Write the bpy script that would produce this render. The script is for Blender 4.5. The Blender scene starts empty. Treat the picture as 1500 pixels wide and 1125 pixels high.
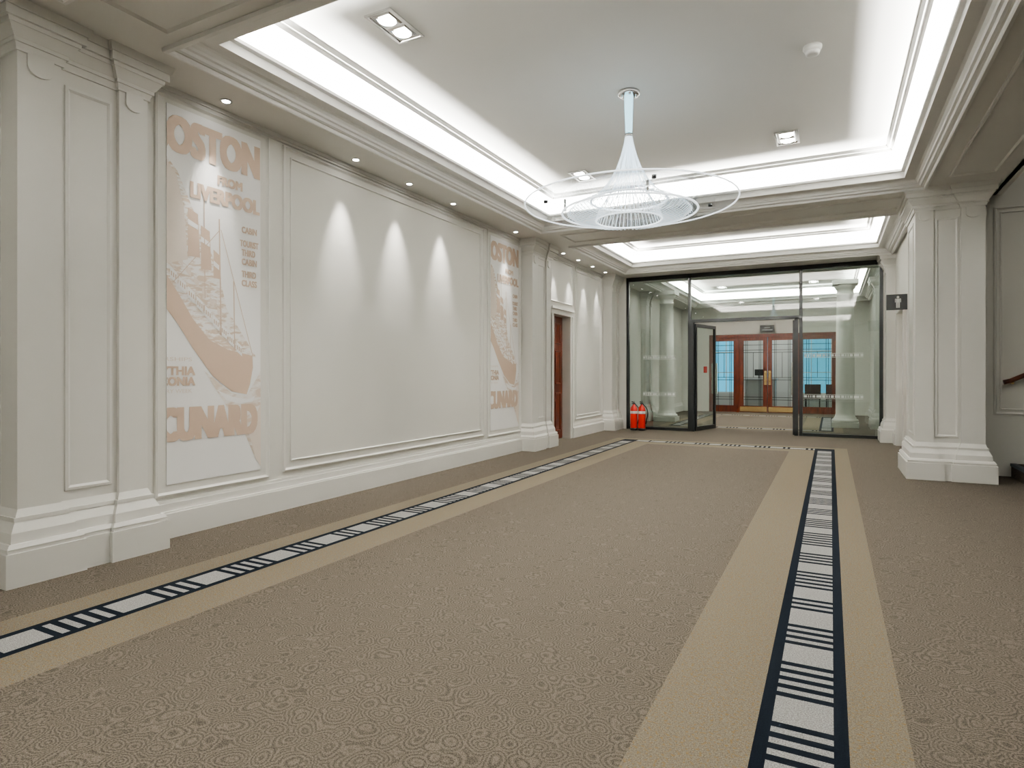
import bpy, bmesh, math, random
from mathutils import Vector
random.seed(4)
scene = bpy.context.scene
scene.view_settings.view_transform = 'AgX'
try: scene.view_settings.look = 'AgX - Medium High Contrast'
except Exception: pass
PI = math.pi

# ------------------------------------------------------------------ materials
def nt(name):
    m = bpy.data.materials.new(name); m.use_nodes = True
    n = m.node_tree.nodes; l = m.node_tree.links
    return m, n, l, n.get('Principled BSDF')

def paint(name, col, rough=0.5, var=0.03, bump=0.0, scale=3.0, metal=0.0):
    m, n, l, b = nt(name)
    tc = n.new('ShaderNodeTexCoord'); no = n.new('ShaderNodeTexNoise')
    no.inputs['Scale'].default_value = scale; no.inputs['Detail'].default_value = 4
    l.new(tc.outputs['Object'], no.inputs['Vector'])
    r = n.new('ShaderNodeValToRGB')
    r.color_ramp.elements[0].color = [max(0, c*(1-var)) for c in col]+[1]
    r.color_ramp.elements[1].color = [min(1, c*(1+var)) for c in col]+[1]
    l.new(no.outputs['Fac'], r.inputs['Fac']); l.new(r.outputs['Color'], b.inputs['Base Color'])
    b.inputs['Roughness'].default_value = rough; b.inputs['Metallic'].default_value = metal
    if bump:
        bp = n.new('ShaderNodeBump'); bp.inputs['Strength'].default_value = bump
        no2 = n.new('ShaderNodeTexNoise'); no2.inputs['Scale'].default_value = 60
        l.new(tc.outputs['Object'], no2.inputs['Vector'])
        l.new(no2.outputs['Fac'], bp.inputs['Height']); l.new(bp.outputs['Normal'], b.inputs['Normal'])
    return m

def emis(name, col, s):
    m, n, l, b = nt(name)
    b.inputs['Base Color'].default_value = (*col, 1)
    b.inputs['Emission Color'].default_value = (*col, 1)
    b.inputs['Emission Strength'].default_value = s
    return m

def carpet(name, dark, light, swirl=0.6, speck=None):
    m, n, l, b = nt(name)
    tc = n.new('ShaderNodeTexCoord')
    wn = n.new('ShaderNodeTexNoise'); wn.inputs['Scale'].default_value = 8; wn.inputs['Detail'].default_value = 0
    l.new(tc.outputs['Object'], wn.inputs['Vector'])
    ws = n.new('ShaderNodeVectorMath'); ws.operation = 'SCALE'; ws.inputs['Scale'].default_value = 0.06
    l.new(wn.outputs['Color'], ws.inputs[0])
    wa = n.new('ShaderNodeVectorMath'); wa.operation = 'ADD'; l.new(tc.outputs['Object'], wa.inputs[0]); l.new(ws.outputs[0], wa.inputs[1])
    vo = n.new('ShaderNodeTexVoronoi'); vo.inputs['Scale'].default_value = 12.0
    l.new(wa.outputs[0], vo.inputs['Vector'])
    mu = n.new('ShaderNodeMath'); mu.operation = 'MULTIPLY'; mu.inputs[1].default_value = 40
    l.new(vo.outputs['Distance'], mu.inputs[0])
    si = n.new('ShaderNodeMath'); si.operation = 'SINE'; l.new(mu.outputs[0], si.inputs[0])
    msk = n.new('ShaderNodeTexNoise'); msk.inputs['Scale'].default_value = 140; msk.inputs['Detail'].default_value = 1
    l.new(tc.outputs['Object'], msk.inputs['Vector'])
    fine = n.new('ShaderNodeTexNoise'); fine.inputs['Scale'].default_value = 210; fine.inputs['Detail'].default_value = 3
    l.new(tc.outputs['Object'], fine.inputs['Vector'])
    m1 = n.new('ShaderNodeMath'); m1.operation = 'MULTIPLY'; l.new(si.outputs[0], m1.inputs[0]); l.new(msk.outputs['Fac'], m1.inputs[1])
    m2 = n.new('ShaderNodeMath'); m2.operation = 'MULTIPLY_ADD'; m2.inputs[1].default_value = swirl*0.5
    l.new(m1.outputs[0], m2.inputs[0]); l.new(fine.outputs['Fac'], m2.inputs[2])
    r = n.new('ShaderNodeValToRGB')
    r.color_ramp.elements[0].position = 0.32; r.color_ramp.elements[0].color = (*dark, 1)
    r.color_ramp.elements[1].position = 0.70; r.color_ramp.elements[1].color = (*light, 1)
    l.new(m2.outputs[0], r.inputs['Fac'])
    out = r.outputs['Color']
    if speck:
        sp = n.new('ShaderNodeTexNoise'); sp.inputs['Scale'].default_value = 75; sp.inputs['Detail'].default_value = 3
        l.new(tc.outputs['Object'], sp.inputs['Vector'])
        rr = n.new('ShaderNodeValToRGB'); rr.color_ramp.elements[0].position = .54; rr.color_ramp.elements[1].position = .66
        l.new(sp.outputs['Fac'], rr.inputs['Fac'])
        mx = n.new('ShaderNodeMix'); mx.data_type = 'RGBA'
        l.new(rr.outputs['Color'], mx.inputs['Factor']); l.new(out, mx.inputs['A']); mx.inputs['B'].default_value = (*speck, 1)
        out = mx.outputs['Result']
    l.new(out, b.inputs['Base Color'])
    b.inputs['Roughness'].default_value = 0.95
    b.inputs['Specular IOR Level'].default_value = 0.1
    bp = n.new('ShaderNodeBump'); bp.inputs['Strength'].default_value = 0.2; bp.inputs['Distance'].default_value = 0.004
    l.new(m2.outputs[0], bp.inputs['Height']); l.new(bp.outputs['Normal'], b.inputs['Normal'])
    return m

def thin_glass(name, tint=(0.67, 0.77, 0.73), refl=0.18, haze=0.0, hazecol=(0.9, 0.95, 1)):
    m = bpy.data.materials.new(name); m.use_nodes = True
    n = m.node_tree.nodes; l = m.node_tree.links; n.clear()
    o = n.new('ShaderNodeOutputMaterial'); t = n.new('ShaderNodeBsdfTransparent'); t.inputs['Color'].default_value = (*tint, 1)
    g = n.new('ShaderNodeBsdfGlossy'); g.inputs['Roughness'].default_value = 0.02
    f = n.new('ShaderNodeFresnel'); f.inputs['IOR'].default_value = 1.45
    ad = n.new('ShaderNodeMath'); ad.operation = 'ADD'; ad.inputs[1].default_value = refl*0.5; l.new(f.outputs[0], ad.inputs[0])
    mx = n.new('ShaderNodeMixShader'); l.new(ad.outputs[0], mx.inputs[0]); l.new(t.outputs[0], mx.inputs[1]); l.new(g.outputs[0], mx.inputs[2])
    last = mx
    if haze:
        d = n.new('ShaderNodeBsdfTranslucent'); d.inputs['Color'].default_value = (*hazecol, 1)
        d2 = n.new('ShaderNodeBsdfDiffuse'); d2.inputs['Color'].default_value = (*hazecol, 1)
        a = n.new('ShaderNodeMixShader'); a.inputs[0].default_value = .5; l.new(d.outputs[0], a.inputs[1]); l.new(d2.outputs[0], a.inputs[2])
        mm = n.new('ShaderNodeMixShader'); mm.inputs[0].default_value = haze; l.new(mx.outputs[0], mm.inputs[1]); l.new(a.outputs[0], mm.inputs[2]); last = mm
    l.new(last.outputs[0], o.inputs['Surface'])
    return m

def wood(name, c1, c2):
    m, n, l, b = nt(name)
    tc = n.new('ShaderNodeTexCoord'); mp = n.new('ShaderNodeMapping'); mp.inputs['Scale'].default_value = (9, 9, 1.2)
    l.new(tc.outputs['Object'], mp.inputs['Vector'])
    no = n.new('ShaderNodeTexNoise'); no.inputs['Scale'].default_value = 3; no.inputs['Detail'].default_value = 6; no.inputs['Distortion'].default_value = 1
    l.new(mp.outputs[0], no.inputs['Vector'])
    r = n.new('ShaderNodeValToRGB'); r.color_ramp.elements[0].position = .3; r.color_ramp.elements[1].position = .7
    r.color_ramp.elements[0].color = (*c1, 1); r.color_ramp.elements[1].color = (*c2, 1)
    l.new(no.outputs['Fac'], r.inputs['Fac']); l.new(r.outputs['Color'], b.inputs['Base Color'])
    b.inputs['Roughness'].default_value = .3
    return m

M_WALL = paint('wall_paint', (0.685, 0.675, 0.63), 0.55, 0.02, 0.03)
M_TRIM = paint('trim_paint', (0.73, 0.72, 0.68), 0.4, 0.015)
M_CEIL = paint('ceiling_paint', (0.83, 0.825, 0.80), 0.7, 0.015)
M_CARP = carpet('carpet_brown', (0.042, 0.0355, 0.028), (0.146, 0.127, 0.104), 0.34)
M_TAN = carpet('carpet_tan', (0.086, 0.074, 0.055), (0.188, 0.165, 0.129), 0.10, speck=(0.155, 0.108, 0.056))
M_GREY = carpet('carpet_pale', (0.13, 0.127, 0.122), (0.34, 0.335, 0.325), 0.1)
M_NAVY = carpet('carpet_navy', (0.002, 0.004, 0.008), (0.006, 0.010, 0.016), 0.05)
M_BLACK = paint('dark_metal', (0.015, 0.017, 0.018), 0.35, 0.1)
M_GLASS = thin_glass('partition_glass')
M_DGLASS = thin_glass('door_glass', (0.86, 0.95, 0.98), 0.05)
M_DISC = thin_glass('acrylic_disc', (0.95, 0.98, 1.0), 0.16, 0.17)
M_WOOD = wood('mahogany', (0.05, 0.008, 0.003), (0.16, 0.028, 0.008))
M_DWOOD = wood('dark_wood', (0.05, 0.015, 0.008), (0.12, 0.035, 0.016))
M_BRASS = paint('brass', (0.75, 0.55, 0.28), 0.25, 0.05, metal=1)
M_CHROME = paint('chrome', (0.75, 0.75, 0.75), 0.15, 0.03, metal=1)
M_RED = paint('extinguisher_red', (0.55, 0.02, 0.01), 0.3, 0.04)
M_WHITE = paint('white_plastic', (0.8, 0.8, 0.78), 0.4, 0.01)
M_LAMP = emis('lamp_lens', (1, 0.98, 0.93), 40)
M_FIBRE = emis('lit_fibre', (0.80, 0.90, 0.97), 0.75)
M_STEM = emis('lit_stem', (0.50, 0.83, 0.98), 1.3)
M_RIM = emis('lit_rim', (0.9, 0.96, 1.0), 1.2)
M_ETCH = paint('etched_mark', (0.8, 0.85, 0.82), 0.6, 0.01)
M_PAPER = paint('poster_paper', (0.86, 0.855, 0.84), 0.45, 0.01)
M_INK = paint('poster_ink', (0.55, 0.425, 0.335), 0.5, 0.04)
M_INK2 = paint('poster_ink_pale', (0.72, 0.645, 0.575), 0.5, 0.08, scale=8)
M_STEPN = paint('stair_nosing', (0.03, 0.04, 0.06), 0.5, 0.05)
M_SILV = paint('desk_white', (0.7, 0.68, 0.64), 0.4, 0.02)

def mottled(name, a, b_, scale):
    m, n, l, b = nt(name)
    tc = n.new('ShaderNodeTexCoord'); no = n.new('ShaderNodeTexNoise'); no.inputs['Scale'].default_value = scale
    no.inputs['Detail'].default_value = 5; no.inputs['Distortion'].default_value = 0.7
    mp = n.new('ShaderNodeMapping'); mp.inputs['Rotation'].default_value = (0.7, 0, 0); mp.inputs['Scale'].default_value = (1, .5, 1.6)
    l.new(tc.outputs['Object'], mp.inputs[0]); l.new(mp.outputs[0], no.inputs['Vector'])
    r = n.new('ShaderNodeValToRGB'); r.color_ramp.elements[0].position = .42; r.color_ramp.elements[1].position = .56
    r.color_ramp.elements[0].color = (*a, 1); r.color_ramp.elements[1].color = (*b_, 1)
    l.new(no.outputs['Fac'], r.inputs['Fac']); l.new(r.outputs['Color'], b.inputs['Base Color']); b.inputs['Roughness'].default_value = .5
    return m
M_MOT = mottled('poster_ship_print', (0.60, 0.49, 0.40), (0.83, 0.815, 0.79), 22)
M_SEA = mottled('poster_sea_print', (0.63, 0.535, 0.46), (0.81, 0.785, 0.75), 11)

# ------------------------------------------------------------------ mesh builder
class MB:
    def __init__(s): s.v = []; s.f = []; s.m = []; s.mats = []; s.sm = []
    def mi(s, m):
        if m not in s.mats: s.mats.append(m)
        return s.mats.index(m)
    def add(s, vs, fs, m, smooth=False):
        o = len(s.v); s.v += [tuple(v) for v in vs]; i = s.mi(m)
        for f in fs: s.f.append([o+k for k in f]); s.m.append(i); s.sm.append(smooth)
    def box(s, x0, x1, y0, y1, z0, z1, m):
        s.add([(x0,y0,z0),(x1,y0,z0),(x1,y1,z0),(x0,y1,z0),(x0,y0,z1),(x1,y0,z1),(x1,y1,z1),(x0,y1,z1)],
              [(0,3,2,1),(4,5,6,7),(0,1,5,4),(1,2,6,5),(2,3,7,6),(3,0,4,7)], m)
    def frus(s, a, b, z0, z1, m):
        s.add([(a[0],a[2],z0),(a[1],a[2],z0),(a[1],a[3],z0),(a[0],a[3],z0),(b[0],b[2],z1),(b[1],b[2],z1),(b[1],b[3],z1),(b[0],b[3],z1)],
              [(0,3,2,1),(4,5,6,7),(0,1,5,4),(1,2,6,5),(2,3,7,6),(3,0,4,7)], m)
    def obox(s, c, ax, ay, az, m):
        c = Vector(c); ax = Vector(ax); ay = Vector(ay); az = Vector(az)
        vs = [c+sx*ax+sy*ay+sz*az for sz in (-1,1) for sx,sy in ((-1,-1),(1,-1),(1,1),(-1,1))]
        s.add(vs, [(0,3,2,1),(4,5,6,7),(0,1,5,4),(1,2,6,5),(2,3,7,6),(3,0,4,7)], m)
    def ring(s, u0, u1, v0, v1, prof, mp, m, fill=False):
        vs = []; n = len(prof)
        for o, w in prof:
            for u, v in ((u0+o,v0+o),(u1-o,v0+o),(u1-o,v1-o),(u0+o,v1-o)): vs.append(mp(u, v, w))
        fs = []
        for i in range(n-1):
            for k in range(4):
                k2 = (k+1) % 4; fs.append((i*4+k, i*4+k2, (i+1)*4+k2, (i+1)*4+k))
        if fill: fs.append(tuple((n-1)*4+k for k in range(4)))
        s.add(vs, fs, m)
    def lathe(s, prof, cx, cy, m, seg=32, smooth=True):
        vs = []; n = len(prof)
        for r, z in prof:
            for k in range(seg):
                a = 2*PI*k/seg; vs.append((cx+r*math.cos(a), cy+r*math.sin(a), z))
        fs = [(i*seg+k, i*seg+(k+1)%seg, (i+1)*seg+(k+1)%seg, (i+1)*seg+k) for i in range(n-1) for k in range(seg)]
        fs.append(tuple(range(seg))[::-1]); fs.append(tuple((n-1)*seg+k for k in range(seg)))
        s.add(vs, fs, m, smooth)
    def obj(s, name, parent=None, fix=True):
        me = bpy.data.meshes.new(name); me.from_pydata(s.v, [], s.f)
        for m in s.mats: me.materials.append(m)
        for p, i, sm in zip(me.polygons, s.m, s.sm): p.material_index = i; p.use_smooth = sm
        if fix:
            bm = bmesh.new(); bm.from_mesh(me); bmesh.ops.recalc_face_normals(bm, faces=bm.faces); bm.to_mesh(me); bm.free()
        me.update()
        o = bpy.data.objects.new(name, me); scene.collection.objects.link(o)
        if parent: o.parent = parent
        return o

def empty(name):
    e = bpy.data.objects.new(name, None); scene.collection.objects.link(e); return e

XL = -4.52; SOF = 3.45; CEIL = 3.88
XR2 = 1.05
TX0, TX1 = -3.95, 0.95
YP = 13.75; YF = 21.3; YB = -4.0

# ------------------------------------------------------------------ floor
def floor():
    b = MB()
    def quad(x0, x1, y0, y1, m): b.add([(x0,y0,0),(x1,y0,0),(x1,y1,0),(x0,y1,0)], [(0,1,2,3)], m)
    groups = [5, 4, 5, 4, 3, 5, 4, 6]
    def barcode(x0, x1, y0, y1, alongy):
        e = 0.046
        def q(a0, a1, c0, c1, m):
            if alongy: quad(c0, c1, a0, a1, m)
            else: quad(a0, a1, c0, c1, m)
        (A0, A1, C0, C1) = (y0, y1, x0, x1) if alongy else (x0, x1, y0, y1)
        q(A0, A1, C0, C0+e, M_NAVY); q(A0, A1, C1-e, C1, M_NAVY)
        a = A0; gi = 0
        while a < A1:
            L = 0.20 if gi % 3 else 0.23
            q(a, min(A1, a+L), C0+e, C1-e, M_GREY); a += L
            for k in range(groups[gi % 8]):
                if a >= A1: break
                q(a, min(A1, a+.036), C0+e, C1-e, M_NAVY); a += .036
                if a >= A1: break
                if k < groups[gi % 8]-1:
                    q(a, min(A1, a+.036), C0+e, C1-e, M_GREY); a += .036
            gi += 1
    def zone(Y0, Y1, ry0, ry1, X0, X1):
        R = [(-3.72,.24,ry0-.2,ry1+.2), (-3.52,.055,ry0,ry1), (-3.24,-.235,ry0+.28,ry1-.28), (-2.93,-.60,ry0+.6,ry1-.6)]
        xs = sorted({X0, X1} | {r[0] for r in R} | {r[1] for r in R}); ys = sorted({Y0, Y1} | {r[2] for r in R} | {r[3] for r in R})
        for i in range(len(xs)-1):
            for j in range(len(ys)-1):
                cx = (xs[i]+xs[i+1])/2; cy = (ys[j]+ys[j+1])/2
                k = sum(r[0] < cx < r[1] and r[2] < cy < r[3] for r in R)
                a = (xs[i], xs[i+1], ys[j], ys[j+1])
                if k in (0, 4): quad(*a, M_CARP)
                elif k in (1, 3): quad(*a, M_TAN)
                else:
                    inx = R[2][0] < cx < R[2][1]; iny = R[2][2] < cy < R[2][3]
                    if iny: barcode(*a, True)
                    elif inx: barcode(*a, False)
                    else: quad(*a, M_NAVY)
    zone(YB, YP, -3.2, 11.5, -5.2, 5.0)
    zone(YP, YF, 15.0, 20.0, -5.2, 5.0)
    quad(-5.2, 5.0, YF, 26.5, M_TAN)
    b.obj('floor', fix=False)
floor()

# ------------------------------------------------------------------ walls
DY0, DY1, DZ = 10.32, 11.12, 2.36
b = MB()
b.box(XL-.35, XL, YB, DY0, 0, 4.1, M_WALL); b.box(XL-.35, XL, DY1, 26.5, 0, 4.1, M_WALL); b.box(XL-.35, XL, DY0, DY1, DZ, 4.1, M_WALL)
b.box(XL-.45, XL-.35, DY0-.2, DY1+.2, 0, DZ+.2, M_WALL)
wl = b.obj('wall_left')
b = MB()
RY0, RY1 = 11.5, 12.6
b.box(XR2, XR2+.3, 9.6, RY0, 0, 4.1, M_WALL); b.box(XR2, XR2+.3, RY1, 26.5, 0, 4.1, M_WALL); b.box(XR2, XR2+.3, RY0, RY1, 2.3, 4.1, M_WALL)
b.box(XR2+.3, XR2+.4, RY0-.1, RY1+.1, 0, 2.5, M_WALL)
b.obj('wall_right')
b = MB(); b.box(XL-.35, 5.0, YB-.2, YB, 0, 4.3, M_WALL); b.obj('wall_back')
b = MB(); b.box(4.8, 5.0, YB, 9.5, 0, 6.2, M_WALL); b.obj('wall_stair_side')
b = MB(); b.box(1.62, 5.0, 9.45, 9.65, 0, 6.2, M_WALL)
o = b.obj('wall_stair_back')
b = MB()
DX0, DX1, DH = -3.62, 0.2, 2.55
b.box(XL, DX0, YF, YF+.25, 0, 4.1, M_WALL); b.box(DX1, XR2, YF, YF+.25, 0, 4.1, M_WALL); b.box(DX0, DX1, YF, YF+.25, DH, 4.1, M_WALL)
b.obj('wall_far')

# ------------------------------------------------------------------ ceiling / trays
idm = lambda u, v, w: (u, v, w)
TRAYS = [(-3.3, 1.95), (2.65, 8.62), (9.9, 13.0), (14.6, 20.7)]
b = MB()
def slab(x0, x1, y0, y1): b.box(x0, x1, y0, y1, SOF, SOF+.05, M_TRIM)
slab(XL, TX0, YB, YF); slab(TX1, 1.75, YB, 9.75); slab(TX1, 1.3, 9.75, YF)
ys = [YB] + [t for tr in TRAYS for t in tr] + [YF]
for i in range(0, len(ys), 2): slab(TX0, TX1, ys[i], ys[i+1])
PROF = [(-.06,3.45),(-.055,3.425),(-.03,3.42),(-.02,3.43),(-.018,3.45),(0.02,3.455),(0.03,3.475),(0.05,3.48),(0.055,3.50),(0.075,3.52),(0.11,3.535),(0.115,3.553),(0.15,3.56),(0.185,3.58),(0.19,3.60),(0.225,3.605),(0.225,3.632),
        (0.19,3.632),(0.19,3.53),(-0.12,3.53),(-0.12,3.75),(-0.095,3.755),(-0.095,3.775),(-0.06,3.785),(-0.02,3.815),(-0.01,3.84),(0.05,3.845),(0.06,3.86),(0.27,3.86),(0.28,3.825),(0.32,3.82),(0.335,3.845),(0.36,3.85),(0.375,3.87),(0.38,CEIL)]
for (y0, y1) in TRAYS:
    b.ring(TX0, TX1, y0, y1, PROF, idm, M_CEIL, fill=True)
b.box(1.75, 1.80, YB, 9.45, SOF-.0, 6.2, M_TRIM)
b.box(1.75, 5.0, YB, 9.65, 6.2, 6.3, M_CEIL)
b.box(1.75, 1.86, YB, 9.45, SOF, SOF+.06, M_TRIM); b.box(1.75, 1.83, YB, 9.45, SOF+.06, SOF+.12, M_TRIM)
MP = lambda z: (lambda u, v, w: (u, v, z-w))
LINE = [(0,0),(0.004,.014),(0.02,.018),(0.03,.006),(0.034,0)]
b.ring(1.16, 1.60, 3.0, 8.3, LINE, MP(SOF), M_TRIM); b.ring(1.16, 1.60, -3.0, 2.5, LINE, MP(SOF), M_TRIM)
b.ring(-3.8, 0.8, 2.08, 2.50, LINE, MP(SOF), M_TRIM); b.ring(-3.8, 0.8, 8.98, 9.56, LINE, MP(SOF), M_TRIM)
b.obj('ceiling', fix=False)
b = MB(); b.box(XL-.4, 2.2, YB, 26.5, 4.1, 4.2, M_CEIL); b.obj('ceiling_slab')

# ------------------------------------------------------------------ pilasters / columns
def layers():
    return [(0,.20,.10,.10),(.20,.225,.085,.085),(.225,.25,.09,.075),(.25,.31,.06,.055),(.31,.37,.055,.025),(.37,.395,.03,.03),(.395,.44,.018,.0),
            (.44,3.19,0,0),
            (3.19,3.205,.012,.012),(3.205,3.235,.012,.02),(3.235,3.26,.03,.03),(3.26,3.32,.032,.07),(3.32,3.345,.075,.08),(3.345,3.40,.10,.10),(3.40,3.45,.11,.125)]
def drop(b, c, r, mp):
    pts = [(c-r, 3.19), (c-r, 3.12)] + [(c-r*math.cos(t*PI/10), 3.12-r*.75*math.sin(t*PI/10)) for t in range(1, 10)] + [(c+r, 3.12), (c+r, 3.19)]
    n = len(pts); vs = [mp(a, z, 0) for a, z in pts] + [mp(a, z, .016) for a, z in pts]
    b.add(vs, [tuple(range(n, 2*n))] + [(i, (i+1) % n, n+(i+1) % n, n+i) for i in range(n)], M_TRIM)
def pilaster(name, side, y0, y1, p=.20, wall=None):
    b = MB(); w = wall; L = y1-y0
    segs = [(y0, y0+.30*L, 0, 1, 0), (y0+.30*L, y1-.25*L, -.03, 0, 0), (y1-.25*L, y1, 0, 0, 1)]
    def rect(sa, e):
        a0, a1, dp, l, r = sa
        f = w+side*(p+dp+e)
        lo, hi = (a0-e, a1+e) if dp == 0 else (a0, a1)
        return (min(f,w), max(f,w), lo, hi)
    for sa in segs:
        for z0, z1, e0, e1 in layers():
            b.frus(rect(sa, e0), rect(sa, e1), z0, z1, M_TRIM)
    sa = segs[1]; f = w+side*(p-.03)
    b.ring(sa[0]+.03, sa[1]-.03, .50, 3.10, LINE, lambda u, v, q: (f+side*q*.6, u, v), M_TRIM)
    for sa in (segs[0], segs[2]):
        drop(b, (sa[0]+sa[1])/2, (sa[1]-sa[0])*.30, lambda a, z, q: (w+side*(p+q), a, z))
    return b.obj(name)
pilaster('pilaster', 1, 1.90, 2.69, wall=XL)
pilaster('pilaster', 1, 9.05, 9.80, wall=XL)
pilaster('pilaster', 1, 13.15, 13.66, wall=XL)
pilaster('pilaster', 1, 16.2, 16.8, p=.15, wall=XL)
pilaster('pilaster', -1, 13.15, 13.66, p=.15, wall=XR2)
pilaster('pilaster', -1, 16.2, 16.8, p=.15, wall=XR2)

def square_column(name, x0, x1, y0, y1):
    b = MB(); W = x1-x0
    segs = [(x0, x0+.27*W, 0), (x0+.27*W, x1-.34*W, .025), (x1-.34*W, x1, 0)]
    for a0, a1, dp in segs:
        for z0, z1, e0, e1 in layers():
            r = lambda e: ((a0-e, a1+e, y0-e, y1+e) if dp == 0 else (a0, a1, y0+dp-e, y1-dp+e))
            b.frus(r(e0), r(e1), z0, z1, M_TRIM)
    b.ring(segs[1][0]+.015, segs[1][1]-.015, .5, 3.1, LINE, lambda u, v, q: (u, y0+.025-q*.6, v), M_TRIM)
    b.ring(y0+.15, y1-.15, .5, 3.1, LINE, lambda u, v, q: (x0-q*.5, u, v), M_TRIM)
    for sx in (segs[0], segs[2]):
        drop(b, (sx[0]+sx[1])/2, (sx[1]-sx[0])*.3, lambda a, z, q: (a, y0-q, z))
    return b.obj(name)
square_column('square_column', .90, 1.58, 8.78, 9.62)

def doric(name, x, y):
    b = MB()
    b.box(x-.28, x+.28, y-.28, y+.28, 0, .12, M_TRIM)
    b.lathe([(.27,.12),(.285,.15),(.27,.19),(.235,.2),(.235,.23),(.215,.25),(.20,.32),(.20,1.2),(.19,2.2),(.175,3.1),(.19,3.11),(.19,3.14),(.175,3.15),(.178,3.24),(.20,3.25),(.235,3.33),(.24,3.35)], x, y, M_TRIM, 36)
    b.box(x-.27, x+.27, y-.27, y+.27, 3.35, SOF, M_TRIM)
    b.obj(name)
doric('round_column', -3.9, 16.5); doric('round_column', .30, 16.5)

# ------------------------------------------------------------------ trims on walls
def wl_map(u, v, q): return (XL+q, u, v)
def panel(b, u0, u1, v0, v1, mp, inner=.085):
    b.ring(u0, u1, v0, v1, [(0,0),(0.003,.018),(.018,.024),(.026,.010),(.034,.0)], mp, M_TRIM)
    if inner: b.ring(u0+inner, u1-inner, v0+inner, v1-inner, [(0,0),(0.003,.012),(.012,.015),(.02,0)], mp, M_TRIM)
SK = [(0,.19,.06),(.19,.205,.05),(.205,.26,.03),(.26,.285,.018)]
b = MB()
for y0, y1 in ((YB, 1.9), (2.69, 9.05), (9.80, DY0-.11), (DY1+.11, 13.15), (13.82, YF)):
    for z0, z1, p in SK: b.box(XL-.005, XL+p, y0, y1, z0, z1, M_TRIM)
b.obj('baseboard_left')
b = MB()
for y0, y1 in ((9.62, RY0-.1), (RY1+.1, 13.15), (13.82, YF)):
    for z0, z1, p in SK: b.box(XR2-p, XR2+.005, y0, y1, z0, z1, M_TRIM)
b.obj('baseboard_right')
b = MB()
panel(b, 2.86, 3.925, .31, 3.40, wl_map, 0)
panel(b, 4.08, 7.80, .34, 3.38, wl_map, .09)
panel(b, 7.90, 9.0, .31, 3.40, wl_map, 0)
panel(b, 11.42, 13.0, .34, 3.38, wl_map, .07)
panel(b, 10.2, 11.25, 2.58, 3.38, wl_map, 0)
panel(b, -3.5, 1.6, .34, 3.38, wl_map, .09)
b.box(XL, XL+.035, YB, 13.7, SOF-.035, SOF, M_TRIM); b.box(XL, XL+.02, YB, 13.7, SOF-.055, SOF-.035, M_TRIM)
b.obj('trim_1')
b = MB()
sb = lambda u, v, q: (u, 9.45-q, v)
panel(b, 1.78, 2.7, .75, 3.3, sb, .06); panel(b, 2.9, 4.4, 1.4, 4.2, sb, .06)
b.obj('trim_2')
b = MB()
for (a0, a1, z0, z1) in ((DY0-.11, DY0, 0, DZ+.0), (DY1, DY1+.11, 0, DZ)):
    b.box(XL, XL+.03, a0, a1, z0, z1, M_TRIM); b.box(XL, XL+.045, a0 if a0 < DY0 else a1-.03, a0+.03 if a0 < DY0 else a1, z0, z1, M_TRIM)
b.box(XL, XL+.03, DY0-.11, DY1+.11, DZ, DZ+.09, M_TRIM); b.box(XL, XL+.07, DY0-.14, DY1+.14, DZ+.09, DZ+.13, M_TRIM)
b.obj('trim_3')
def leaf(b, x, y0, y1, h, m):
    b.box(x-.04, x, y0, y1, 0.005, h, m)
    for a0, a1 in ((y0+.1, (y0+y1)/2-.04), ((y0+y1)/2+.04, y1-.1)):
        for z0, z1 in ((.15, .9), (1.05, 1.7), (1.82, h-.12)):
            b.ring(a0, a1, z0, z1, [(0,0),(.01,.014),(.025,.014),(.035,0)], lambda u, v, q: (x+q, u, v), m)
b = MB(); leaf(b, XL-.14, DY0+.005, DY1-.005, DZ-.01, M_WOOD)
b.box(XL-.14, XL-.07, DY0+.06, DY0+.08, 1.0, 1.04, M_BRASS)
b.obj('door_1')
b = MB()
for a0, a1 in ((RY0-.1, RY0), (RY1, RY1+.1)): b.box(XR2-.04, XR2, a0, a1, 0, 2.3, M_TRIM)
b.box(XR2-.04, XR2, RY0-.1, RY1+.1, 2.3, 2.4, M_TRIM); b.box(XR2-.07, XR2, RY0-.13, RY1+.13, 2.4, 2.44, M_TRIM)
b.obj('trim_4')
b = MB(); b.box(XR2+.12, XR2+.16, RY0+.005, RY1-.005, .005, 2.29, M_TRIM)
b.box(XR2+.11, XR2+.12, RY0+.2, RY1-.2, .2, 1.0, M_TRIM); b.box(XR2+.11, XR2+.12, RY0+.2, RY1-.2, 1.15, 2.1, M_TRIM)
b.box(XR2+.07, XR2+.12, RY0+.06, RY0+.1, .95, 1.15, M_CHROME)
b.obj('door_2')

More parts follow.
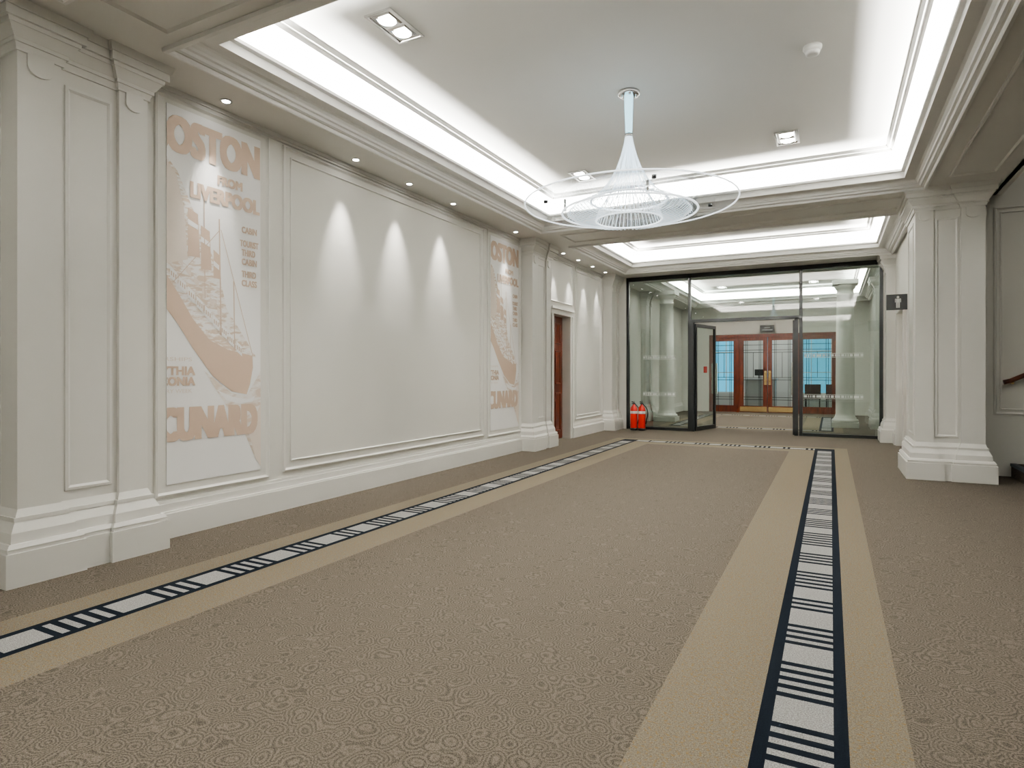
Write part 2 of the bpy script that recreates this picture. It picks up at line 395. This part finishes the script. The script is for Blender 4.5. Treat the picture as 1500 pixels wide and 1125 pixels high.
# ------------------------------------------------------------------ posters
def text_geo(body):
    cu = bpy.data.curves.new('t', 'FONT'); cu.body = body; cu.size = 1; cu.resolution_u = 4
    ob = bpy.data.objects.new('t', cu); scene.collection.objects.link(ob)
    bpy.context.view_layer.update()
    me = ob.evaluated_get(bpy.context.evaluated_depsgraph_get()).to_mesh()
    vs = [(v.co.x, v.co.y) for v in me.vertices]; fs = [tuple(p.vertices) for p in me.polygons]
    ob.evaluated_get(bpy.context.evaluated_depsgraph_get()).to_mesh_clear()
    bpy.data.objects.remove(ob); bpy.data.curves.remove(cu)
    x0 = min(v[0] for v in vs); x1 = max(v[0] for v in vs); y0 = min(v[1] for v in vs); y1 = max(v[1] for v in vs)
    return [((x-x0)/(x1-x0), (y-y0)/(y1-y0)) for x, y in vs], fs
def clip_poly(p):
    for ax, lim, sg in ((0,0,1),(0,1,-1),(1,0,1),(1,1,-1)):
        out = []
        for i in range(len(p)):
            a, c = p[i-1], p[i]; ia = sg*(a[ax]-lim) >= 0; ic = sg*(c[ax]-lim) >= 0
            if ia != ic:
                t = (lim-a[ax])/(c[ax]-a[ax]); out.append((a[0]+t*(c[0]-a[0]), a[1]+t*(c[1]-a[1])))
            if ic: out.append(c)
        p = out
        if not p: return p
    return p
from mathutils.geometry import tessellate_polygon
def poster(y0, y1, z0, z1):
    b = MB(); W = y1-y0; H = z1-z0
    b.box(XL-.002, XL+.006, y0, y1, z0, z1, M_PAPER)
    def tri(pts, lay, m):
        vs = [(XL+.006+.0008*lay, y0+u*W, z1-v*H) for u, v in pts]
        b.add(vs, [tuple(range(len(vs)))], m)
    def P(pts, lay, m):
        ts = tessellate_polygon([[Vector((u, v, 0)) for u, v in pts]])
        for t in ts:
            q = clip_poly([pts[k] for k in t])
            if len(q) >= 3:
                ar = sum(q[i-1][0]*q[i][1]-q[i][0]*q[i-1][1] for i in range(len(q)))
                if ar > 0: q = q[::-1]
                tri(q, lay, m)
    def T(s, u0, u1, v0, v1, m=M_INK, bold=0.0, lay=5):
        vs, fs = text_geo(s)
        offs = [(0,0)] if not bold else [(i*bold/2, j*bold/2*W/H) for i in (-2,-1,0,1,2) for j in (-1.4,0,1.4)]
        for n, (ox, oy) in enumerate(offs):
            for f in fs:
                pts = [(u0+bold+ox+vs[i][0]*(u1-u0-2*bold), v1+oy-vs[i][1]*(v1-v0)) for i in f]
                q = clip_poly(pts)
                if len(q) >= 3: tri(q, lay+n*.10, m)
    def Ln(a, c, w, lay, m):
        a = Vector(a); c = Vector(c); asp = H/W
        d = Vector(((c-a).x, (c-a).y*asp)).normalized(); nrm = Vector((-d.y, d.x/asp))*w
        P([tuple(a+nrm), tuple(c+nrm), tuple(c-nrm), tuple(a-nrm)], lay, m)
    P([(0,.14),(.10,.17),(.30,.29),(.52,.42),(.60,.52),(.95,.66),(.5,.66),(0,.5)], 1, M_MOT)
    P([(0,.15),(.09,.18),(.16,.26),(.20,.40),(0,.42)], 2, M_INK2)
    for u, v, w, h in ((.20,.26,.10,.13),(.33,.30,.09,.12),(.46,.36,.06,.08)):
        P([(u,v),(u+w,v+.012),(u+w+.02,v+h),(u,v+h)], 3, M_INK); P([(u,v+.03),(u+w,v+.042),(u+w,v+.055),(u,v+.045)], 4, M_PAPER)
    P([(0,.45),(.12,.50),(.25,.56),(.42,.615),(.62,.64),(.9,.655),(.905,.69),(.87,.74),(.83,.77),(.66,.76),(.45,.715),(.25,.64),(.1,.575),(0,.54)], 3, M_INK)
    for i in range(9):
        u = .03+i*.085; v = .425+i*.0235
        P([(u,v),(u+.065,v+.016),(u+.065,v+.045),(u,v+.03)], 4, M_PAPER)
        for k in range(3): P([(u+.008+k*.02,v+.012+k*.004),(u+.018+k*.02,v+.014+k*.004),(u+.018+k*.02,v+.026+k*.004),(u+.008+k*.02,v+.024+k*.004)], 5, M_INK)
    for i in range(6):
        u = .10+i*.08; v = .39+i*.026
        P([(u,v),(u+.05,v+.012),(u+.05,v+.030),(u,v+.018)], 4, M_INK2)
    P([(.36,.70),(.66,.765),(.83,.775),(.9,.745),(1,.70),(1,.99),(.93,.96),(.80,.88),(.62,.81)], 2, M_SEA)
    P([(.50,.755),(.66,.775),(.84,.785),(.93,.775),(.9,.792),(.75,.797),(.6,.785)], 4, M_PAPER)
    P([(.85,.88),(1,.80),(1,.99),(.94,.965)], 4, M_INK2)
    Ln((.52,.27),(.54,.60), .006, 5, M_INK); Ln((.68,.44),(.69,.64), .005, 5, M_INK); Ln((.54,.30),(.9,.655), .003, 5, M_INK); Ln((.53,.3),(.05,.47), .003, 5, M_INK)
    Ln((.36,.2),(.37,.5), .004, 5, M_INK)
    T('BOSTON', -.16, .99, .028, .118, bold=.022)
    T('FROM', .50, .78, .148, .172, bold=.006)
    T('LIVERPOOL', .22, .985, .188, .228, bold=.010)
    for s, v, u0, u1 in (('CABIN', .275, .77, .95), ('TOURIST', .315, .75, .97), ('THIRD', .342, .77, .93), ('CABIN', .369, .77, .95), ('THIRD', .405, .77, .94), ('CLASS', .432, .77, .95)):
        T(s, u0, u1, v, v+.018, M_INK, .003)
    T('MOTORSHIPS', -.3, .24, .665, .675, M_INK2); T('SCYTHIA', -.18, .27, .69, .712, M_INK, .005); T('LACONIA', -.18, .27, .718, .740, M_INK, .005); T('EVERY WEEK', -.1, .24, .75, .76, M_INK2)
    T('CUNARD', -.08, .96, .802, .884, bold=.022)
    b.obj('wall_poster', fix=False)
poster(2.957, 3.83, .40, 3.33)
poster(8.005, 8.93, .40, 3.33)

# ------------------------------------------------------------------ glass partition
E = empty('glass_partition')
PX = [-4.13, -2.747, -.538, .86]
b = MB()
for x in PX: b.box(x-.03, x+.03, YP-.04, YP+.04, 0, 3.40, M_BLACK)
b.box(PX[0]-.03, PX[3]+.03, YP-.04, YP+.04, 3.36, SOF-.002, M_BLACK)
b.box(PX[1], PX[2], YP-.045, YP+.045, 2.37, 2.44, M_BLACK)
b.box(PX[1]+.03, PX[1]+.10, YP-.045, YP+.045, 0, 2.40, M_BLACK); b.box(PX[2]-.12, PX[2]-.05, YP-.045, YP+.045, 0, 2.40, M_BLACK)
for a, c in ((0,1), (2,3)): b.box(PX[a], PX[c], YP-.03, YP+.03, 0, .06, M_BLACK)
b.obj('frame', E)
b = MB()
for a, c, z0, z1 in ((0,1,.06,3.36), (2,3,.06,3.36), (1,2,2.44,3.36)):
    b.add([(PX[a]+.03,YP,z0),(PX[c]-.03,YP,z0),(PX[c]-.03,YP,z1),(PX[a]+.03,YP,z1)], [(0,1,2,3)], M_GLASS)
b.obj('panes', E, fix=False)
b = MB()
for z in (.78, 1.60):
    for a, c in ((PX[0]+.35, PX[1]-.3), (PX[2]+.06, PX[3]-.3)):
        x = a; k = 0
        while x < c:
            w = (.05, .02, .02, .05, .09)[k % 5]; b.box(x, min(c, x+w), YP-.004, YP-.002, z, z+.045, M_ETCH); x += w+.02; k += 1
        b.box(a, c, YP-.004, YP-.002, z-.02, z-.012, M_ETCH); b.box(a, c, YP-.004, YP-.002, z+.057, z+.065, M_ETCH)
b.obj('manifestation', E)
def gdoor(name, hx, hy, ang, w, h):
    b = MB(); dx, dy = math.cos(ang), math.sin(ang); n = Vector((-dy, dx, 0))*.022
    D = Vector((dx, dy, 0)); O = Vector((hx, hy, 0)); Z = Vector((0, 0, 1))
    def bar(s0, s1, z0, z1, m=M_BLACK, t=1): b.obox(O+D*(s0+s1)/2+Z*(z0+z1)/2, D*(s1-s0)/2, n*t, Z*(z1-z0)/2, m)
    bar(0, .06, .01, h); bar(w-.06, w, .01, h); bar(.06, w-.06, .01, .10); bar(.06, w-.06, h-.07, h)
    b.add([O+D*.06+Z*.1, O+D*(w-.06)+Z*.1, O+D*(w-.06)+Z*(h-.07), O+D*.06+Z*(h-.07)], [(0,1,2,3)], M_GLASS)
    bar(w-.05, w-.02, .8, 1.5, M_CHROME, 3)
    c = O+D*w*.5+Z*1.35; b.obox(c, D*.07, n*.3, Z*.07, M_RED)
    b.obj(name, E, fix=False)
gdoor('door_leaf_left', PX[1]+.11, YP+.03, math.radians(74), .98, 2.35)
gdoor('door_leaf_right', PX[2]-.13, YP+.03, math.radians(92), .98, 2.35)
b = MB(); b.box(XL, PX[0]-.03, YP-.06, YP+.06, 0, SOF, M_TRIM); b.box(PX[3]+.03, XR2, YP-.06, YP+.06, 0, SOF, M_TRIM); b.obj('trim_5')

# ------------------------------------------------------------------ far timber doors
E = empty('door_3')
yd = YF+.10
b = MB()
b.box(DX0, DX1, yd-.07, yd+.07, DH-.10, DH, M_WOOD)
for x, s in ((DX0, 1), (DX1, -1)): b.box(min(x, x+s*.09), max(x, x+s*.09), yd-.07, yd+.07, 0, DH-.1, M_WOOD)
for x in (-2.72, -.90): b.box(x-.05, x+.05, yd-.07, yd+.07, 0, DH-.1, M_WOOD)
b.obj('frame', E)
def tleaf(name, x0, x1, hinge_handle=None):
    b = MB(); h = DH-.1; st = .08 if hinge_handle is None else .13; br = .22
    b.box(x0, x0+st, yd-.03, yd+.03, .01, h, M_WOOD); b.box(x1-st, x1, yd-.03, yd+.03, .01, h, M_WOOD)
    b.box(x0+st, x1-st, yd-.03, yd+.03, .01, br, M_WOOD); b.box(x0+st, x1-st, yd-.03, yd+.03, h-.11, h, M_WOOD)
    g0, g1 = x0+st, x1-st
    b.add([(g0,yd,br),(g1,yd,br),(g1,yd,h-.11),(g0,yd,h-.11)], [(0,1,2,3)], M_DGLASS)
    def v(x, z0=br, z1=h-.11): b.box(x-.007, x+.007, yd-.008, yd+.008, z0, z1, M_BLACK)
    def hh(z): b.box(g0, g1, yd-.008, yd+.008, z-.008, z+.008, M_BLACK)
    for z in (.42, .50, 1.06, 1.14, 1.95, 2.03, 2.2): hh(z)
    w = g1-g0
    for t in (.12, .2, .8, .88): v(g0+w*t)
    v(g0+w*.5, 1.14, 1.95)
    if hinge_handle:
        b.box(x0+.02, x1-.02, yd-.034, yd-.03, .03, .19, M_BRASS)
        hx = x1-.06 if hinge_handle > 0 else x0+.06
        b.box(hx-.035, hx+.035, yd-.036, yd-.03, .90, 1.36, M_BRASS)
        b.box(hx-.012, hx+.012, yd-.09, yd-.07, 1.0, 1.28, M_BRASS); b.box(hx-.012, hx+.012, yd-.09, yd-.03, 1.0, 1.02, M_BRASS); b.box(hx-.012, hx+.012, yd-.09, yd-.03, 1.26, 1.28, M_BRASS)
    b.obj(name, E, fix=False)
tleaf('side_light_left', DX0+.09, -2.77); tleaf('leaf_left', -2.67, -1.815, 1); tleaf('leaf_right', -1.805, -.95, -1); tleaf('side_light_right', -.85, DX1-.09)

b = MB(); b.box(-2.02, -1.60, YF-.05, YF-.002, 2.60, 2.82, M_BLACK)
b.box(-1.97, -1.65, YF-.053, YF-.05, 2.66, 2.68, M_ETCH); b.box(-1.9, -1.72, YF-.053, YF-.05, 2.73, 2.75, M_ETCH)
b.obj('exit_sign')
b = MB()
yw = 25.6
wins = [(-4.4,-3.0),(-2.35,-1.95),(-1.35,.05),(.2,1.0)]
xs = [XL] + [w for p in wins for w in p] + [XR2]
for i in range(0, len(xs), 2): b.box(xs[i], xs[i+1], yw, yw+.2, 0, 4.1, M_WALL)
for x0, x1 in wins: b.box(x0, x1, yw, yw+.2, 0, .5, M_WALL); b.box(x0, x1, yw, yw+.2, 2.9, 4.1, M_WALL)
b.obj('wall_entrance')
for i, (x0, x1) in enumerate(wins):
    b = MB(); z0 = .5
    b.box(x0, x0+.05, yw+.05, yw+.12, z0, 2.9, M_WHITE); b.box(x1-.05, x1, yw+.05, yw+.12, z0, 2.9, M_WHITE)
    b.box(x0, x1, yw+.05, yw+.12, z0, z0+.05, M_WHITE); b.box(x0, x1, yw+.05, yw+.12, 2.85, 2.9, M_WHITE)
    for z in (1.3, 2.1): b.box(x0, x1, yw+.06, yw+.11, z, z+.03, M_WHITE)
    b.box((x0+x1)/2-.015, (x0+x1)/2+.015, yw+.06, yw+.11, z0, 2.9, M_WHITE)
    b.obj('window_%d' % (i+1))
b = MB()
b.box(-2.75, -1.75, 23.6, 24.1, 0, 1.05, M_SILV); b.box(-2.8, -1.7, 23.52, 24.15, 1.05, 1.10, M_WHITE); b.box(-2.7, -1.8, 23.58, 23.6, .1, .95, M_TRIM)
b.box(-2.45, -2.15, 23.8, 23.83, 1.2, 1.42, M_BLACK); b.box(-2.32, -2.28, 23.81, 23.83, 1.10, 1.22, M_BLACK)
b.obj('reception_desk')
def chair(name, x, y):
    b = MB(); m = M_BLACK
    b.box(x-.25, x+.25, y-.25, y+.25, .40, .48, M_DWOOD); b.box(x-.25, x+.25, y+.20, y+.26, .48, .9, M_DWOOD)
    for sx in (-.23, .20):
        for sy in (-.23, .20): b.box(x+sx, x+sx+.03, y+sy, y+sy+.03, 0, .40, m)
        b.box(x+sx, x+sx+.03, y-.22, y+.22, .62, .65, m)
        b.box(x+sx, x+sx+.03, y-.23, y-.20, .4, .65, m)
    b.obj(name)
chair('lobby_chair', -.55, 23.2); chair('lobby_chair', .1, 23.3)

# ------------------------------------------------------------------ stairs
b = MB(); sx = 1.95
for i in range(7):
    b.box(sx+i*.30, sx+(i+1)*.30 if i < 6 else 4.79, 8.2, 9.44, 0, .16*(i+1), M_CARP)
    b.box(sx+i*.30-.01, sx+i*.30+.05, 8.2, 9.44, .16*(i+1)-.03, .16*(i+1)+.004, M_STEPN)
b.obj('staircase')
E = empty('handrail')
cu = bpy.data.curves.new('rail', 'CURVE'); cu.dimensions = '3D'; cu.bevel_depth = .028; cu.bevel_resolution = 4; cu.use_fill_caps = True
sp = cu.splines.new('POLY'); pts = [(1.86,9.36,1.15),(1.93,9.36,1.17),(4.5,9.36,2.50)]; sp.points.add(len(pts)-1)
for p, q in zip(sp.points, pts): p.co = (*q, 1)
cu.materials.append(M_DWOOD); o = bpy.data.objects.new('rail', cu); scene.collection.objects.link(o); o.parent = E
b = MB()
for x in (1.95, 2.9, 3.9): z = 1.17+(x-1.93)*.517; b.box(x-.012, x+.012, 9.36, 9.45, z-.05, z-.025, M_BRASS)
b.obj('brackets', E)

# ------------------------------------------------------------------ restroom sign
b = MB(); ysn = 11.15; x0, x1, z0, z1 = .765, 1.05, 2.24, 2.48
b.box(x0, x1, ysn-.015, ysn+.015, z0, z1, M_BLACK)
cx, cz = (x0+x1)/2+.01, (z0+z1)/2
y = ysn-.0165
n = 16; b.add([(cx+.018*math.cos(2*PI*k/n), y, cz+.075+.018*math.sin(2*PI*k/n)) for k in range(n)], [tuple(range(n))], M_WHITE)
def q(x0_, x1_, a, c): b.add([(cx+x0_, y, cz+a), (cx+x1_, y, cz+a), (cx+x1_, y, cz+c), (cx+x0_, y, cz+c)], [(0,1,2,3)], M_WHITE)
q(-.026, .026, -.005, .052); q(-.040, -.031, -.005, .052); q(.031, .040, -.005, .052); q(-.024, -.003, -.09, -.005); q(.003, .024, -.09, -.005); q(-.040, .040, .042, .052)
b.obj('restroom_sign', fix=False)

# ------------------------------------------------------------------ fire extinguishers
def ext(x, y):
    E = empty('fire_extinguisher'); b = MB(); B = .03
    b.lathe([(.075,B),(.08,B+.02),(.08,B+.42),(.072,B+.47),(.045,B+.51),(.022,B+.53),(.022,B+.55)], x, y, M_RED, 24)
    b.lathe([(.0805,B+.34),(.0808,B+.35),(.0808,B+.39),(.0805,B+.40)], x, y, M_WHITE, 24)
    b.lathe([(.078,0),(.085,.01),(.085,.05),(.08,.055)], x, y, M_BLACK, 24)
    b.box(x-.02, x+.02, y-.02, y+.02, B+.55, B+.59, M_BLACK); b.box(x-.015, x+.015, y-.13, y+.02, B+.60, B+.615, M_BLACK); b.box(x-.015, x+.015, y-.12, y+.01, B+.565, B+.578, M_BLACK)
    b.obj('body', E)
    cu = bpy.data.curves.new('hose', 'CURVE'); cu.dimensions = '3D'; cu.bevel_depth = .011
    s = cu.splines.new('BEZIER'); P = [(x+.02,y,B+.57),(x+.13,y-.02,B+.42),(x+.10,y-.04,B+.12)]; s.bezier_points.add(2)
    for bp, c in zip(s.bezier_points, P): bp.co = c; bp.handle_left_type = bp.handle_right_type = 'AUTO'
    cu.materials.append(M_BLACK); o = bpy.data.objects.new('hose', cu); scene.collection.objects.link(o); o.parent = E
ext(-3.90, 13.42); ext(-3.72, 13.42)

# ------------------------------------------------------------------ lights
def area(name, loc, sx, sy, e, col=(1, .985, .94), up=True, parent=None):
    L = bpy.data.lights.new(name, 'AREA'); L.shape = 'RECTANGLE'; L.size = sx; L.size_y = sy; L.energy = e; L.color = col
    o = bpy.data.objects.new(name, L); scene.collection.objects.link(o); o.location = loc
    o.rotation_euler = (PI, 0, 0) if up else (0, 0, 0)
    if parent: o.parent = parent
def spot(name, loc, tgt, e, ang, blend=.6, col=(1, .93, .80), r=.02, parent=None):
    L = bpy.data.lights.new(name, 'SPOT'); L.energy = e; L.spot_size = math.radians(ang); L.spot_blend = blend; L.color = col; L.shadow_soft_size = r
    o = bpy.data.objects.new(name, L); scene.collection.objects.link(o); o.location = loc
    o.rotation_euler = (Vector(tgt)-Vector(loc)).to_track_quat('-Z', 'Y').to_euler()
    if parent: o.parent = parent
K = 57.0
for i, (y0, y1) in enumerate(TRAYS):
    E = empty('cove_light'); z = 3.56; xm = (TX0+TX1)/2; ym = (y0+y1)/2; ly = y1-y0; lx = TX1-TX0
    kk = K*(1.15, 1.0, .9, .85)[i]
    area('led_left', (TX0+.04, ym, z), .05, ly, kk*ly, parent=E); area('led_right', (TX1-.04, ym, z), .05, ly, kk*ly, parent=E)
    area('led_near', (xm, y0+.04, z), lx, .05, kk*lx, parent=E); area('led_far', (xm, y1-.04, z), lx, .05, kk*lx, parent=E)

def downlight(x, y, e=100):
    E = empty('recessed_downlight'); b = MB(); z = CEIL-.001
    b.ring(x-.12, x+.12, y-.21, y+.21, [(0,0),(0,.012),(.02,.012),(.025,-.0)], MP(z), M_CHROME)
    b.box(x-.095, x+.095, y-.185, y+.185, z-.003, z, M_CHROME)
    for s in (-1, 1):
        b.ring(x-.08, x+.08, y+s*.092-.08, y+s*.092+.08, [(0,.004),(.012,.012),(.02,.004)], MP(z), M_CHROME)
        b.lathe([(.066, z-.012), (.064, z-.006)], x, y+s*.092, M_LAMP, 20)
    b.obj('fitting', E)
    for s in (-1, 1): spot('lamp', (x, y+s*.092, z-.03), (x, y+s*.092, 0), e, 95, .9, (1, .955, .88), .04, E)
for x, y in ((-2.92,3.71), (-.43,3.71), (-2.92,7.64), (-.43,7.46), (-2.92,11.57), (-.43,11.4), (-2.92,-.8), (-.43,-.8), (-2.92,16.4), (-.43,16.4), (-2.92,19.4), (-.43,19.4)):
    downlight(x, y, 75 if y < 0 else 130)
def eyeball(y, e=62):
    E = empty('wall_washer'); b = MB(); x = XL+.20
    b.lathe([(.045, SOF-.001), (.047, SOF-.006), (.036, SOF-.008), (.033, SOF-.003)], x, y, M_CHROME, 20)
    b.lathe([(.030, SOF-.008), (.030, SOF-.006)], x, y, M_LAMP, 16)
    b.obj('fitting', E)
    spot('lamp', (x, y, SOF-.02), (XL+.02, y, 2.1), e, 40, 1.0, (1, .965, .91), .018, E)
for y in (4.85, 5.75, 6.68): eyeball(y, 165)
for y in (3.33, 8.45): eyeball(y, 100)
for y in (10.35, 11.1, 11.9, 12.7): eyeball(y, 110)
area('stair_hall_light', (3.3, 4.0, 6.15), .6, 3.0, 60, (1, .93, .84), up=False)
area('vestibule_light', (-1.7, 23.6, 3.95), 2.0, 1.5, 80, (1, .96, .9), up=False)
# ------------------------------------------------------------------ smoke detector
b = MB(); x, y = -.131, 5.49
b.lathe([(.035,CEIL-.07),(.05,CEIL-.065),(.055,CEIL-.045),(.045,CEIL-.04),(.06,CEIL-.038),(.07,CEIL-.02),(.07,CEIL)], x, y, M_WHITE, 28)
b.obj('smoke_detector')

# ------------------------------------------------------------------ chandelier
E = empty('chandelier'); cx, cy = -1.673, 5.59
b = MB(); b.lathe([(.085,CEIL-.035),(.10,CEIL-.03),(.10,CEIL-.001)], cx, cy, M_CHROME, 32)
for k in range(4):
    a = k*PI/2+.4; b.lathe([(.012,CEIL-.05),(.012,CEIL-.034)], cx+.07*math.cos(a), cy+.07*math.sin(a), M_CHROME, 8)
b.obj('canopy', E)
b = MB(); b.lathe([(.028,3.48),(.032,3.52),(.042,CEIL-.035)], cx, cy, M_STEM, 20); b.lathe([(.036,3.46),(.036,3.49)], cx, cy, M_CHROME, 20); b.obj('stem', E)
cu = bpy.data.curves.new('fibres', 'CURVE'); cu.dimensions = '3D'; cu.bevel_depth = .0021; cu.bevel_resolution = 1
N = 96
for k in range(N):
    a = 2*PI*k/N
    prof = [(.030,3.48),(.044,3.40),(.072,3.29),(.115,3.17),(.18,3.05),(.265,2.95),(.35,2.885)]
    if k % 2 == 0: prof += [(.44,2.85),(.53,2.80),(.57,2.74)]
    else: prof = [(r*.66, z-.01) for r, z in prof[:6]] + [(.22,2.86),(.27,2.79),(.31,2.69)]
    s = cu.splines.new('POLY'); s.points.add(len(prof)-1)
    for p, (r, z) in zip(s.points, prof): p.co = (cx+r*math.cos(a), cy+r*math.sin(a), z, 1)
for k in range(76):
    a = 2*PI*(k+.5)/76
    prof = [(.57,2.76),(.50,2.71),(.40,2.69),(.30,2.685)]
    s = cu.splines.new('POLY'); s.points.add(len(prof)-1)
    for p, (r, z) in zip(s.points, prof): p.co = (cx+r*math.cos(a), cy+r*math.sin(a), z, 1)
cu.materials.append(M_FIBRE); o = bpy.data.objects.new('fibres', cu); scene.collection.objects.link(o); o.parent = E
def tor(b, R, r, z, m, seg=96):
    vs = []; fs = []
    for i in range(seg):
        a = 2*PI*i/seg
        for j in range(8):
            t = 2*PI*j/8; rr = R+r*math.cos(t); vs.append((cx+rr*math.cos(a), cy+rr*math.sin(a), z+r*math.sin(t)))
    for i in range(seg):
        for j in range(8): fs.append((i*8+j, ((i+1) % seg)*8+j, ((i+1) % seg)*8+(j+1) % 8, i*8+(j+1) % 8))
    b.add(vs, fs, m, True)
b = MB(); tor(b, .35, .010, 2.87, M_RIM); tor(b, .62, .009, 2.76, M_RIM); tor(b, .97, .007, 2.84, M_RIM); tor(b, .30, .007, 2.685, M_RIM)
b.obj('rims', E)
def ann(b, r0, r1, z, m, seg=96):
    vs = [(cx+r*math.cos(2*PI*i/seg), cy+r*math.sin(2*PI*i/seg), z) for r in (r0, r1) for i in range(seg)]
    b.add(vs, [(i, (i+1) % seg, seg+(i+1) % seg, seg+i) for i in range(seg)], m)
b = MB(); ann(b, .35, .97, 2.84, M_DISC); ann(b, .30, .62, 2.76, M_DISC); b.obj('discs', E, fix=False)
b = MB()
for k in range(4):
    a = k*PI/2+.55
    b.lathe([(.012,2.76),(.012,2.87)], cx+.60*math.cos(a), cy+.60*math.sin(a), M_CHROME, 10); b.lathe([(.02,2.83),(.02,2.855)], cx+.78*math.cos(a), cy+.78*math.sin(a), M_BLACK, 10)
b.obj('clamps', E)
L = bpy.data.lights.new('glow', 'POINT'); L.energy = 5; L.color = (.9, .96, 1); L.shadow_soft_size = .15
o = bpy.data.objects.new('glow', L); scene.collection.objects.link(o); o.location = (cx, cy, 2.95); o.parent = E

# ------------------------------------------------------------------ world
w = bpy.data.worlds.new('World'); scene.world = w; w.use_nodes = True
bg = w.node_tree.nodes['Background']; bg.inputs['Color'].default_value = (0.15, 0.55, 0.75, 1); bg.inputs['Strength'].default_value = 1.2

# ------------------------------------------------------------------ camera
cam = bpy.data.cameras.new('camera'); cam.sensor_width = 36; cam.lens = 36*900/1500; cam.shift_y = -14.5/1500; cam.clip_start = .05; cam.clip_end = 100
co = bpy.data.objects.new('camera', cam); scene.collection.objects.link(co)
co.location = (0, 0, 1.25); co.rotation_euler = (PI/2, 0, math.atan(467/900))
scene.camera = co
